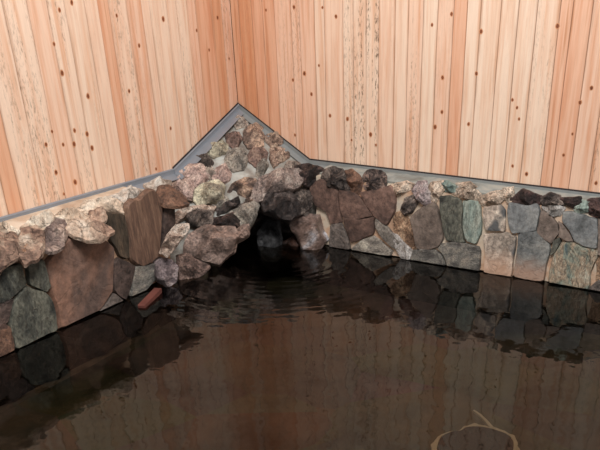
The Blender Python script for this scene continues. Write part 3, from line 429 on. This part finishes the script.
def water_mat():
    t = NT('dark_bath_water')
    tc = t.n('ShaderNodeTexCoord')
    pos = tc.outputs['Object']
    # rings running out from the spout in the rock cave
    mp = t.n('ShaderNodeMapping'); mp.inputs['Location'].default_value = (-0.50, -0.55, 0)
    t.l(pos, mp.inputs['Vector'])
    wv = t.n('ShaderNodeTexWave', _wave_type='RINGS', _rings_direction='Z', _wave_profile='SIN')
    t.l(mp.outputs[0], wv.inputs['Vector'])
    wv.inputs['Scale'].default_value = 5.2
    wv.inputs['Distortion'].default_value = 2.2
    wv.inputs['Detail'].default_value = 2.0
    wv.inputs['Detail Scale'].default_value = 1.2
    ln = t.n('ShaderNodeVectorMath', _operation='LENGTH'); t.l(mp.outputs[0], ln.inputs[0])
    near = t.gray(ln.outputs['Value'], 0.35, 1.35, 1.0, 0.0)
    near = t.math('MULTIPLY', near, near)
    rip = t.math('MULTIPLY', t.math('MULTIPLY', wv.outputs['Fac'], near), 0.0007)
    far = t.math('MULTIPLY', t.noise(pos, 9.0, 2, 0.5), 0.0016)
    h = t.math('ADD', rip, far)
    b = t.n('ShaderNodeBump'); b.inputs['Strength'].default_value = 1.0; b.inputs['Distance'].default_value = 1.0
    t.l(h, b.inputs['Height'])
    gl = t.n('ShaderNodeBsdfGlossy'); gl.inputs['Roughness'].default_value = 0.02
    gl.inputs['Color'].default_value = (1.0, 1.0, 1.0, 1)
    t.l(b.outputs[0], gl.inputs['Normal'])
    tr = t.n('ShaderNodeBsdfTransparent'); tr.inputs['Color'].default_value = (0.36, 0.325, 0.28, 1)
    fr = t.n('ShaderNodeFresnel'); fr.inputs['IOR'].default_value = 1.333
    t.l(b.outputs[0], fr.inputs['Normal'])
    mx = t.n('ShaderNodeMixShader')
    t.l(fr.outputs[0], mx.inputs[0]); t.l(tr.outputs[0], mx.inputs[1]); t.l(gl.outputs[0], mx.inputs[2])
    t.l(mx.outputs[0], t.out.inputs['Surface'])
    return t.m
o = mesh_obj('water', [(0.03, 0.03, 0), (5.2, 0.03, 0), (5.2, 5.2, 0), (0.03, 5.2, 0)], [(0, 1, 2, 3)], water_mat())
tag(o, 'dark still bath water with ripples spreading from the rocks', 'water', kind='structure')

# ------------------------------------------------------------------ plank walls
WZ0, WZ1 = 0.36, 2.7
def plank_wall(name, axis, edges, knots, special, label):
    rng = random.Random(7 + axis)
    V, F, FM, BO, TI, FL, AC = [], [], [], [], [], [], []
    sh = 0.0885 if axis == 1 else -0.06
    def P(u, dpt, z):
        return (u, dpt, z) if axis == 1 else (dpt, u, z)
    def face(idx, mat, b, ti, fl):
        F.append(idx if axis == 0 else idx[::-1]); FM.append(mat); BO.append(b); TI.append(ti); FL.append(fl)
    for i in range(len(edges) - 1):
        a, c = edges[i] + 0.0008, edges[i + 1] - 0.0008
        k = 0.0016
        sec = [(a, -0.02), (a, -k), (a + k, 0), (c - k, 0), (c, -k), (c, -0.02)]
        b = rng.random(); ti = rng.uniform(0.05, 0.5); fl = 1.0 if rng.random() < 0.25 else 0.25 * rng.random()
        for (u0, u1, t_, f_) in special:
            if u0 + sh <= 0.5 * (a + c) < u1 + sh:
                if t_ is not None: ti = t_
                if f_ is not None: fl = f_
        s0 = len(V)
        for z in (WZ0, WZ1):
            for (u, dpt) in sec: V.append(P(u, dpt, z)); AC.append((u - a) / (c - a))
        n = len(sec)
        for j in range(n - 1):
            face((s0 + j, s0 + j + 1, s0 + n + j + 1, s0 + n + j), 0, b, ti, fl)
        face(tuple(s0 + j for j in range(n)), 0, b, ti, fl)
        face(tuple(s0 + n + j for j in range(n))[::-1], 0, b, ti, fl)
    # dark backing board behind the grooves
    s0 = len(V); u0, u1 = edges[0] - 0.06, edges[-1]
    for z in (WZ0, WZ1):
        for u, dd in ((u0, -0.06), (u0, -0.012), (u1, -0.012), (u1, -0.06)): V.append(P(u, dd, z))
    for q in ((0, 1, 5, 4), (1, 2, 6, 5), (2, 3, 7, 6), (3, 0, 4, 7), (0, 3, 2, 1), (4, 5, 6, 7)):
        face(tuple(s0 + j for j in q), 1, 0, 0, 0)
    # knots: low oval buttons, a dark heart in a paler ring
    for (u, z) in knots:
        r = rng.uniform(0.0042, 0.0075)
        for (rr, hh, mat) in ((r * 1.5, 0.0004, 3), (r, 0.0008, 2)):
            s0 = len(V); n = 12
            for j in range(n):
                w = 2 * math.pi * j / n
                q = rr * rng.uniform(0.9, 1.1)
                V.append(P(u + q * math.cos(w), hh, z + q * 1.3 * math.sin(w)))
            face(tuple(s0 + j for j in range(n))[::-1], mat, 0, 0, 0)
    o = mesh_obj(name, V, F, [M['wood'], M['groove'], M['knot'], M['knot_ring']], None, FM)
    at = o.data.attributes.new('across', 'FLOAT', 'POINT'); at.data.foreach_set('value', AC + [0.5] * (len(V) - len(AC)))
    for nm, dat in (('board', BO), ('tint', TI), ('fleck', FL)):
        at = o.data.attributes.new(nm, 'FLOAT', 'FACE'); at.data.foreach_set('value', dat)
    return tag(o, label, 'wall', kind='structure')
def extend(edges, first, last, seed):
    r = random.Random(seed); e = sorted(edges); out = [e[0]]
    for v in e[1:]:
        if v - out[-1] > 0.03: out.append(v)
    if first < out[0] - 0.03: out = [first] + out
    else: out[0] = first
    while out[-1] < last: out.append(out[-1] + r.uniform(0.07, 0.11))
    return out
LE = extend([v for v in LEFT_EDGES if v > 0.03], 0.0, 3.2, 1)
RE = extend(RIGHT_EDGES, 0.0, 3.4, 2)
def inner_knots(base, lo, hi, n, seed):
    r = random.Random(seed)
    return list(base) + [(r.uniform(lo, hi), r.uniform(0.5, 2.5)) for _ in range(n)] + [(r.uniform(0.05, lo), r.uniform(1.3, 2.5)) for _ in range(14)]
plank_wall('wall_left', 1, LE, inner_knots(LEFT_KNOTS, 1.75, 3.1, 12, 3),
           [(1.51, 1.62, 0.85, 0), (0.95, 1.0, 0.75, 0), (0.83, 0.9, 0.8, 0), (0.0, 0.10, 0.95, 0.2), (0.10, 0.22, 0.8, .1), (0.22, 0.30, 0.55, .3),
            (1.0, 1.1, 0.15, .4), (1.1, 1.2, 0.2, .9), (1.27, 1.5, 0.2, 1.0), (0.44, 0.55, 0.15, .2), (0.62, 0.7, 0.5, .3)],
           'left wall of upright knotty pine boards')
plank_wall('wall_right', 0, RE, inner_knots(RIGHT_KNOTS, 2.3, 3.3, 12, 4),
           [(0.0, 0.12, 0.9, 0.3), (0.12, 0.2, 1.0, 0.2), (0.2, 0.35, 0.8, 0.1), (0.35, 0.44, 0.5, 0.4), (0.82, 0.95, 0.1, 2.2), (1.82, 1.92, 0.1, 1.3), (0.95, 1.0, .1, .8),
            (1.36, 1.42, 0.75, 0.0), (1.42, 1.75, 0.1, 0.1), (1.75, 1.86, 0.15, 0.6), (1.9, 2.0, 0.72, 0.0), (2.0, 2.1, 0.5, 0.0), (0.49, 0.58, .5, .1)],
           'right wall of upright knotty pine boards')

# ------------------------------------------------------------------ grey flashing strips along the foot of the boards
def strip(name, p0, p1, out0, out1, profile, mats, label, dark_line=True):
    """profile: (distance from the boards, height above the line) pairs, swept from p0 to p1; out: horizontal direction away from the boards"""
    V, F = [], []
    for p, o_ in ((p0, out0), (p1, out1)):
        for (a, b) in profile:
            V.append((p[0] + o_[0] * a, p[1] + o_[1] * a, p[2] + b + (o_[2] * a if len(o_) > 2 else 0)))
    n = len(profile)
    for j in range(n):
        F.append((j, (j + 1) % n, n + (j + 1) % n, n + j))
    F.append(tuple(range(n))[::-1]); F.append(tuple(range(n, 2 * n)))
    o = mesh_obj(name, V, F, mats[0], smooth=40)
    tag(o, label, 'flashing', kind='structure')
    if dark_line:  # narrow black strip where the flashing meets the boards
        V = []
        for p, o_ in ((p0, out0), (p1, out1)):
            for (a, b) in ((0.0, -0.004), (0.006, -0.004), (0.005, 0.007), (0.0, 0.007)):
                V.append((p[0] + o_[0] * a, p[1] + o_[1] * a, p[2] + b))
        F = [(j, (j + 1) % 4, 4 + (j + 1) % 4, 4 + j) for j in range(4)] + [(3, 2, 1, 0), (4, 5, 6, 7)]
        s = mesh_obj('black_line', V, F, M['dark_line'], o)
        s['label'] = 'black line along the boards'
    return o
HL, HR = 0.4375, 0.4225
wide = [(0, -0.05), (0.005, -0.05), (0.006, -0.038), (0.05, -0.048), (0.052, -0.044), (0.012, -0.026), (0.010, -0.012), (0.012, -0.004), (0.009, 0.0), (0.0, 0.0)]
slim = [(0, -0.04), (0.004, -0.04), (0.045, -0.042), (0.046, -0.038), (0.006, -0.022), (0.006, 0.0), (0, 0.0)]
kneeL, kneeR, peak = (0.628, 0, HL), (0, 0.476, HR), (0, 0, 0.692)
strip('trim_1', (3.2, 0, HL), kneeL, (0, 1), (0.1, 1), wide, [M['flashing']], 'long blue-grey metal flashing along the left board wall', dark_line=False)
strip('trim_2', kneeL, peak, (0.25, 1), (0.7, 1), [(a * 1.35, b) for a, b in wide], [M['flashing']], 'blue-grey flashing climbing the left boards to the corner peak')
strip('trim_3', peak, kneeR, (1, 0.4), (1, 0.1), slim, [M['flashing_dull']], 'dull grey flashing falling from the peak down the right boards')
strip('trim_4', kneeR, (0, 3.4, HR), (1, 0), (1, 0), slim, [M['flashing_dull']], 'thin dull grey flashing with a black line along the right board wall')

# ------------------------------------------------------------------ stones
def fbm(p, f, octs=4):
    return noise.fractal(p * f, 0.8, 2.1, octs, noise_basis='PERLIN_ORIGINAL')
def stone(name, outline, n_out, mat, parent, h=0.016, back=0.03, rough=0.0, seed=0, facets=0, rings=9, nb=44, edge=0.14, sharp=50, rim_jit=0.03, grow=0.0065):
    """a closed stone: its outline lies on a plane with normal n_out, the face bulges h, the body reaches back behind"""
    rng = random.Random(seed)
    pts = [Vector(p) for p in outline]
    # round the corners a little, then resample evenly
    ch = []
    for i, p in enumerate(pts):
        q = pts[(i + 1) % len(pts)]
        ch += [p.lerp(q, 0.045), p.lerp(q, 0.955)]
    pts = ch
    L = [(pts[(i + 1) % len(pts)] - pts[i]).length for i in range(len(pts))]
    tot = sum(L); res = []; i = 0; acc = 0.0
    for k in range(nb):
        s_ = tot * k / nb
        while acc + L[i] < s_: acc += L[i]; i += 1
        res.append(pts[i].lerp(pts[(i + 1) % len(pts)], (s_ - acc) / max(L[i], 1e-9)))
    c = Vector((0, 0, 0))
    for p in res: c += p
    c /= nb
    n = Vector(n_out).normalized()
    size = sum((p - c).length for p in res) / nb
    t1 = (Vector((0, 0, 1)) - n * n.z).normalized(); t2 = n.cross(t1)
    off = Vector((rng.uniform(-50, 50), rng.uniform(-50, 50), rng.uniform(-50, 50)))
    res = [c + (p - c) * (1 + grow / size + rim_jit * 1.5 * fbm(p + off, 1.6 / size, 4)) for p in res]
    fac = []
    for _ in range(facets):
        w = rng.uniform(0, 2 * math.pi); sl = rng.uniform(0.35, 1.5)
        fac.append((math.cos(w), math.sin(w), sl, rng.uniform(0.75, 1.25)))
    fr = 1.1 / size
    def front(p, r):
        # p: point on the outline plane, r: 0 centre .. 1 rim
        prof = min(1.0, (1 - r) / edge)
        prof = math.sin(prof * math.pi / 2) ** 0.8 if prof > 0 else 0
        if rough: prof = prof * (1 - 0.35 * rough * r * r)
        hh = h * prof
        d = p - c; a, b = d.dot(t1), d.dot(t2)
        for (x, y, sl, of) in fac:
            hh = min(hh, h * of - sl * h / size * (a * x + b * y) * 1.0)
        hh = max(hh, 0.12 * h * prof)
        w = prof
        hh += w * h * (0.10 + 0.26 * rough) * fbm(p + off, fr, 5)
        if rough:
            rd = noise.ridged_multi_fractal((p + off) * fr * 1.6, 0.9, 2.2, 4, 1.0, 2.0, noise_basis='PERLIN_ORIGINAL')
            hh += w * h * 0.22 * rough * (rd - 1.1)
        return hh
    rs = [1.0 - (j / rings) ** 1.35 for j in range(rings)]
    V = [c - n * back * 1.0]
    F = []
    V += [c + (p - c) * 0.72 - n * back * 0.92 for p in res]
    V += [p - n * back * 0.45 for p in res]
    for r in rs:
        for p in res:
            q = c + (p - c) * r
            lat = Vector((0, 0, 0))
            if rough and r < 0.999:
                lat = (t1 * fbm(q + off * 1.7, fr * 1.5, 3) + t2 * fbm(q - off, fr * 1.5, 3)) * size * 0.05 * rough
            V.append(q + lat + n * front(q, r))
    V.append(c + n * front(c, 0))
    last = len(V) - 1
    nr = 2 + rings
    for i in range(nb): F.append((0, 1 + (i + 1) % nb, 1 + i))
    for k in range(nr - 1):
        for i in range(nb):
            a = 1 + k * nb + i; b = 1 + k * nb + (i + 1) % nb
            F.append((a, b, b + nb, a + nb))
    k = nr - 1
    for i in range(nb): F.append((1 + k * nb + i, 1 + k * nb + (i + 1) % nb, last))
    # outline winding: faces must look along +n
    e = (res[1] - res[0]).cross(res[2] - res[1]) if False else sum(((res[i] - c).cross(res[(i + 1) % nb] - c) for i in range(nb)), Vector((0, 0, 0)))
    if e.dot(n) < 0: F = [f[::-1] for f in F]
    return mesh_obj(name, V, F, mat, parent, smooth=sharp)

def prism_along(name, section, axis, u0, u1, mat, parent, nseg=90, amp=0.006, seed=3):
    """solid with the given (depth, z) section run along a wall, its surface roughened"""
    off = Vector((seed * 7.3, seed * 1.9, 4.1))
    V, F = [], []
    # densify the section
    sec = []
    for i, p in enumerate(section):
        q = section[(i + 1) % len(section)]
        k = max(1, int(math.hypot(q[0] - p[0], q[1] - p[1]) / 0.025)) if p[0] > 0.005 or q[0] > 0.005 else 1
        for j in range(k): sec.append((p[0] + (q[0] - p[0]) * j / k, p[1] + (q[1] - p[1]) * j / k))
    n = len(sec)
    for s_ in range(nseg + 1):
        u = u0 + (u1 - u0) * s_ / nseg
        for (dp, z) in sec:
            w = fbm(Vector((u, dp, z)) + off, 14, 3) * amp if dp > 0.01 else 0
            V.append((u, dp + w, z + w * 0.6) if axis == 1 else (dp + w, u, z + w * 0.6))
    for s_ in range(nseg):
        for j in range(n):
            F.append((s_ * n + j, s_ * n + (j + 1) % n, (s_ + 1) * n + (j + 1) % n, (s_ + 1) * n + j))
    F.append(tuple(range(n))[::-1]); F.append(tuple(nseg * n + j for j in range(n)))
    if axis == 1: F = [f[::-1] for f in F]
    F = [f[::-1] for f in F]
    return mesh_obj(name, V, F, mat, parent, smooth=60)

left = tag(empty('stone_wall', (0.9, 0.15, 0)), 'low mortared stone wall with a rough ledge under the left boards', 'stone wall', kind='thing')
right = tag(empty('stone_wall', (0.06, 1.6, 0)), 'low mortared wall of grey, green and brown stones under the right boards', 'stone wall', kind='thing')
mound = tag(empty('rock_mound', (0.5, 0.45, 0)), 'corner pile of mortared rocks rising to a peak over a dark cave', 'rock pile', kind='thing')
for o in (left, right, mound): o.location = (0, 0, 0)

LM = prism_along('mortar', [(0.002, 0.006), (0.252, 0.006), (0.250, 0.20), (0.252, 0.34), (0.22, 0.38), (0.12, 0.40), (0.05, 0.408), (0.002, 0.41)], 1, 1.012, 3.1, M['mortar_left'], left, 110)
RM = prism_along('mortar', [(0.002, 0.006), (0.193, 0.006), (0.190, 0.05), (0.165, 0.375), (0.12, 0.392), (0.05, 0.397), (0.002, 0.398)], 0, 0.615, 3.3, M['mortar_tan'], right, 120)
LC = prism_along('ledge', [(0.002, 0.40), (0.20, 0.385), (0.205, 0.402), (0.12, 0.414), (0.002, 0.421)], 1, 1.012, 3.1, M['mortar_ledge_pale'], left, 140, 0.007, 5)
RC = prism_along('ledge', [(0.002, 0.39), (0.145, 0.375), (0.15, 0.394), (0.09, 0.404), (0.002, 0.410)], 0, 0.615, 3.3, M['mortar_ledge_grey'], right, 140, 0.006, 6)
LBs = prism_along('footing', [(0.002, FZ), (0.235, FZ), (0.235, 0.006), (0.002, 0.006)], 1, 1.012, 3.1, M['basin'], left, 40)
RBs = prism_along('footing', [(0.002, FZ), (0.175, FZ), (0.175, 0.006), (0.002, 0.006)], 0, 0.615, 3.3, M['basin'], right, 40)

# mortar body of the corner pile: rows from the peak down the face and into the cave
def sm(x):
    x = max(0, min(1, x)); return x * x * (3 - 2 * x)
def row_s(e, z):
    # s = x + y of the body at height z; the cave is hollowed out under a rock roof
    full = [(0.40, 0.57), (0.31, 0.72), (0.22, 0.86), (0.13, 0.98), (0.04, 1.08), (0.0, 1.13), (-0.06, 1.16), (-0.5, 1.24)]
    roof = [(0.40, 0.57), (0.31, 0.70), (0.24, 0.82), (0.20, 0.86), (0.17, 0.82), (0.14, 0.62), (0.08, 0.50), (-0.06, 0.47), (-0.5, 0.47)]
    cave = [(0.40, 0.57), (0.31, 0.70), (0.28, 0.74), (0.25, 0.66), (0.21, 0.52), (0.12, 0.44), (-0.06, 0.42), (-0.5, 0.42)]
    side = [(0.40, 0.55), (0.33, 0.62), (0.24, 0.70), (0.15, 0.72), (0.05, 0.74), (-0.06, 0.76), (-0.5, 0.82)]
    def ev(t):
        for (z0, s0), (z1, s1) in zip(t, t[1:]):
            if z1 <= z <= z0: return s0 + (s1 - s0) * (z0 - z) / (z0 - z1)
        return t[-1][1]
    wl = sm((e - 0.38) / 0.14); wr = sm((-0.28 - e) / 0.12); wo = sm((e - 0.06) / 0.12) * (1 - wl)
    return wl * ev(full) + wr * ev(side) + wo * ev(roof) + max(0, 1 - wl - wr - wo) * ev(cave)
V, F = [], []
nc = 64
zs = [0.40, 0.37, 0.34, 0.31, 0.28, 0.26, 0.24, 0.22, 0.20, 0.18, 0.16, 0.14, 0.12, 0.08, 0.04, 0.0, -0.06, -0.2, FZ]
ntop = 9
for i in range(nc + 1):
    a = i / nc
    e = 0.86 + (-0.56 - 0.86) * a
    ek = 0.62 - 1.10 * a
    # top slab: from the boards out to the knee line
    if a < 0.5: w0 = Vector((0.632 * (1 - 2 * a), 0.003, 0))
    else: w0 = Vector((0.003, 0.480 * (2 * a - 1), 0))
    k = Vector(((0.60 + ek) / 2, (0.60 - ek) / 2, 0))
    for j in range(ntop):
        q = w0.lerp(k, j / (ntop - 1))
        z = 0.660 - 0.398 * q.x - 0.557 * q.y
        w = fbm(Vector((q.x, q.y, z)), 16, 3) * 0.008 * min(1, j / 2)
        V.append((q.x, q.y, z + w))
    for z in zs[1:]:
        s_ = row_s(e, z) + 0.03 * sm((0.42 - (0.40 - z)) / 0.4)
        zz = (0.40 - z) / 0.1
        ee = e if zz > 1 else ek * (1 - zz) + e * zz
        x, y = (s_ + ee) / 2, (s_ - ee) / 2
        w = fbm(Vector((x, y, z)), 12, 4) * 0.018
        x, y = max(0.004, x + w), max(0.004, y + w)
        if y < 0.31: x = min(x, 1.0)        # the body stops against the ends of the two low walls
        if x < 0.24: y = min(y, 0.60)
        V.append((x, y, z))
R_ = ntop + len(zs) - 1
for i in range(nc):
    for j in range(R_ - 1):
        F.append((i * R_ + j, i * R_ + j + 1, (i + 1) * R_ + j + 1, (i + 1) * R_ + j))
# close it at the back along the walls and at the floor
b0 = len(V)
V += [(0.003, 0.003, FZ)]
for i in range(nc): F.append((i * R_ + R_ - 1, b0, (i + 1) * R_ + R_ - 1))
F.append(tuple(j for j in range(R_)) [::-1] + (b0,))
F.append(tuple(nc * R_ + j for j in range(R_)) + (b0,))
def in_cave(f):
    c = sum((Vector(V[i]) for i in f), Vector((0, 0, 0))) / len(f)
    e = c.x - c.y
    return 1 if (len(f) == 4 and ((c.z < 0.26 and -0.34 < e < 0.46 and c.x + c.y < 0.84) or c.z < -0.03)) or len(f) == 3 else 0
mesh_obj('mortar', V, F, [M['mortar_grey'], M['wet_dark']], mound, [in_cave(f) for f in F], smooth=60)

seed = 0
for (g, mat, k, pts) in STONES:
    seed += 1
    h = k.get('h'); rg = k.get('rough', 0.0); lab = k.get('label')
    if g == 'R':
        ol = [(0.200 - 0.08 * z, y, z) for y, z in pts]
        o = stone('stone', ol, (1, 0, 0.08), M[mat], right, h or 0.014, 0.03, rg, seed, 8 if rg > .3 else 0, edge=0.07 if rg < .3 else 0.45, rim_jit=0.035 if rg < .3 else 0.07, grow=0.0065 if rg < .3 else 0.012)
    elif g == 'L':
        ol = [(x, 0.265 - 0.03 * z, z) for x, z in pts]
        o = stone('stone', ol, (0, 1, 0.03), M[mat], left, h or 0.016, 0.03, rg, seed, 0, edge=0.06, rim_jit=0.03)
    elif g == 'K':
        o = stone('stone', pts, (0, 0.375, 0.927), M[mat], left, h, 0.035, rg, seed, 8, rings=13, nb=60, edge=0.45, sharp=32, rim_jit=0.08)
    elif g == 'T':
        o = stone('rock', pts, (0.398, 0.557, 1.0), M[mat], mound, h or 0.05, 0.05, rg, seed, 11, rings=12, nb=52, edge=0.35, sharp=28, rim_jit=0.06, grow=0.007)
    else:
        sz = 0.5 * max((Vector(a) - Vector(b)).length for a in pts for b in pts)
        o = stone('rock', pts, (0.62, 0.58, 0.53), M[mat], mound, h or 0.05, k.get('back', 0.8 * sz), rg, seed, 11, rings=12, nb=56, edge=0.38, sharp=28, rim_jit=0.06, grow=0.008)
    if lab: o['label'] = lab

# the walls run on beyond the photo's edges
rx = random.Random(21)
for wall, u0, u1 in ((left, 1.98, 3.0), (right, 2.40, 3.2)):
    u = u0
    while u < u1:
        w = rx.uniform(0.22, 0.32)
        for z0, z1, sty, ms in ((0.006, 0.17, 0, ('slate_green', 'chocolate', 'taupe') if wall is left else ('blue_grey', 'taupe', 'striated_grey')),
                                (0.185, 0.335, 0, ('chocolate', 'dark_brown', 'slate_green') if wall is left else ('teal', 'blue_grey', 'grey_patch')),
                                (0.345, 0.425, 1, ('rim_tan', 'rim_pale', 'rim_grey') if wall is left else ('pale_tan', 'maroon', 'rough_dark'))):
            if sty and wall is left: z0 -= 0.05
            s0 = u + rx.uniform(-0.03, 0.03); n = 9; pts = []
            for j in range(n):
                t_ = 2 * math.pi * j / n; cx_, sy_ = math.cos(t_), math.sin(t_)
                q = max(abs(cx_), abs(sy_)) ** 0.75
                pts.append((s0 + w / 2 + 0.47 * w * cx_ / q * rx.uniform(0.92, 1.0), (z0 + z1) / 2 + 0.5 * (z1 - z0) * sy_ / q * rx.uniform(0.92, 1.0)))
            seed += 1
            if wall is left: ol = [(a, (0.265 - 0.03 * z) if not sty else 0.285, z) for a, z in pts]; nn = (0, 1, 0.03 if not sty else 0.3)
            else: ol = [(0.200 - 0.08 * z, a, z) for a, z in pts]; nn = (1, 0, 0.08)
            stone('stone', ol, nn, M[rx.choice(ms)], wall, 0.05 if sty else 0.016, 0.03, float(sty), seed, 8 * sty, edge=0.45 if sty else 0.09)
        u += w

# darker stones of the same walls below the waterline
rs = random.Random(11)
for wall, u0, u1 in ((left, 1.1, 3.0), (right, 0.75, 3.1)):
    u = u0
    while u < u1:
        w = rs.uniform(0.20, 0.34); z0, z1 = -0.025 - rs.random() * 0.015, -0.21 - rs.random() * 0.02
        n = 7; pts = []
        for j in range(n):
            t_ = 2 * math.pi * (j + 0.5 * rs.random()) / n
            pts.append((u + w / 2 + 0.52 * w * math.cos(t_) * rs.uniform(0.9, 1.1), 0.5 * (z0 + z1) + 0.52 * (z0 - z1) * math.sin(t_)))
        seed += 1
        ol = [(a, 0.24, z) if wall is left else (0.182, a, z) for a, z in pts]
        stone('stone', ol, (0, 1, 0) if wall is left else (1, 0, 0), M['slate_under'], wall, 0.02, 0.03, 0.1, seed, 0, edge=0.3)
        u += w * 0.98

# ------------------------------------------------------------------ small things
# pale joint where the floor meets the left wall, seen through the water
V = []; N = 60
for i in range(N + 1):
    x = 1.15 + 1.9 * i / N
    w = 0.002 + 0.006 * noise.noise(Vector((x * 9, 2, 0)))
    for dy, z in ((0.0, 0.001), (0.0, 0.02), (0.012 + w, 0.008), (0.016 + w, 0.001)): V.append((x, 0.236 + dy + 0.004 * noise.noise(Vector((x * 7, 8, 0))), FZ + z))
F = [(i * 4 + a, i * 4 + (a + 1) % 4, i * 4 + 4 + (a + 1) % 4, i * 4 + 4 + a) for i in range(N) for a in range(4)] + [(3, 2, 1, 0), (N * 4, N * 4 + 1, N * 4 + 2, N * 4 + 3)]
tag(mesh_obj('trim_5', V, F, M['joint_dull']), 'pale joint line along the submerged foot of the left stone wall', 'joint', kind='structure')

# a floor slab of the bath that shows through the water, ringed by a pale joint
def floor_slab():
    ring = [(1.578, 1.958), (1.537, 1.945), (1.484, 1.936), (1.435, 1.954), (1.407, 1.986), (1.376, 1.996), (1.351, 2.024), (1.336, 2.070), (1.337, 2.121), (1.348, 2.166), (1.382, 2.197), (1.445, 2.217), (1.520, 2.221), (1.605, 2.187), (1.660, 2.122), (1.669, 2.047), (1.632, 1.988)]
    c = Vector((sum(p[0] for p in ring) / len(ring), sum(p[1] for p in ring) / len(ring), 0))
    n = len(ring); rr = random.Random(5); k = 6
    loop = []
    for i in range(n):
        p0, p1, p2, p3 = (Vector(ring[(i + j) % n]) for j in (-1, 0, 1, 2))
        for j in range(k):
            t_ = j / k
            q = 0.5 * ((2 * p1) + (p2 - p0) * t_ + (2 * p0 - 5 * p1 + 4 * p2 - p3) * t_ ** 2 + (3 * p1 - p0 - 3 * p2 + p3) * t_ ** 3)
            loop.append(Vector((q.x, q.y, 0)))
    N = len(loop)
    slab = tag(empty('floor_slab'), 'dark round slab ringed by a pale joint on the bath floor, seen through the water', 'floor slab', kind='thing')
    V = [c + Vector((0, 0, FZ + 0.022))]
    for s_, z in ((0.5, 0.021), (0.93, 0.018), (0.985, 0.010), (0.985, 0.0005)):
        V += [c + (p - c) * s_ + Vector((0, 0, FZ + z)) for p in loop]
    F = [(0, 1 + i, 1 + (i + 1) % N) for i in range(N)]
    for a in range(3):
        F += [(1 + a * N + i, 1 + (a + 1) * N + i, 1 + (a + 1) * N + (i + 1) % N, 1 + a * N + (i + 1) % N) for i in range(N)]
    mesh_obj('stone', V, F, M['slate_under'], slab, smooth=50)
    V = []
    for i, p in enumerate(loop):
        w = max(0.006, 0.017 + 0.022 * fbm(p * 14 + Vector((3, 1, 0)), 1, 3))
        d = (p - c).normalized()
        for q, z in ((p, 0.001), (p, 0.012), (p + d * w, 0.010), (p + d * w * 1.05, 0.001)): V.append(q + Vector((0, 0, FZ + z)))
    F = []
    for i in range(N):
        for a in range(4): F.append((i * 4 + a, i * 4 + (a + 1) % 4, ((i + 1) % N) * 4 + (a + 1) % 4, ((i + 1) % N) * 4 + a))
    mesh_obj('joint', V, F, M['joint'], slab)['label'] = 'pale irregular joint around the slab'
    V = []; br = [(1.222, 1.976), (1.245, 2.012), (1.280, 2.051), (1.311, 2.080), (1.334, 2.105)]
    for i, p in enumerate(br):
        q = Vector((p[0], p[1], 0)); d = (Vector(br[min(i + 1, len(br) - 1)]) - Vector(br[max(i - 1, 0)])).normalized()
        s_ = Vector((-d.y, d.x, 0)); w = 0.004 + 0.006 * i / len(br)
        for a, z in ((-w, 0.001), (-w, 0.010), (w, 0.010), (w, 0.001)): V.append(q + s_ * a + Vector((0, 0, FZ + z)))
    F = []
    for i in range(len(br) - 1):
        for a in range(4): F.append((i * 4 + a, i * 4 + (a + 1) % 4, i * 4 + 4 + (a + 1) % 4, i * 4 + 4 + a))
    mesh_obj('joint', V, F, M['joint'], slab)['label'] = 'thin pale joint branching off the ring'
floor_slab()

# red-brown wooden stake lying out from the foot of the rock pile
def stake():
    a, b = Vector((1.225, 0.345, 0.013)), Vector((1.42, 0.410, 0.002))
    d = (b - a).normalized(); s_ = Vector((-d.y, d.x, 0)).normalized(); u = d.cross(s_); 
    if u.z < 0: u = -u
    V = []
    for p, w, t_ in ((a, 0.016, 0.009), (a.lerp(b, 0.03), 0.0175, 0.011), (b.lerp(a, 0.02), 0.0175, 0.011), (b, 0.0155, 0.009)):
        for x, y in ((-1, -1), (1, -1), (1, 1), (-1, 1)):
            V.append(p + s_ * w * x + u * t_ * y)
    F = [(3, 2, 1, 0), (12, 13, 14, 15)]
    for k in range(3):
        for j in range(4): F.append((k * 4 + j, k * 4 + (j + 1) % 4, k * 4 + 4 + (j + 1) % 4, k * 4 + 4 + j))
    o = mesh_obj('wooden_stake', V, F, M['stake'])
    tag(o, 'red-brown wooden stake sticking into the water from the foot of the rocks', 'stake')
stake()
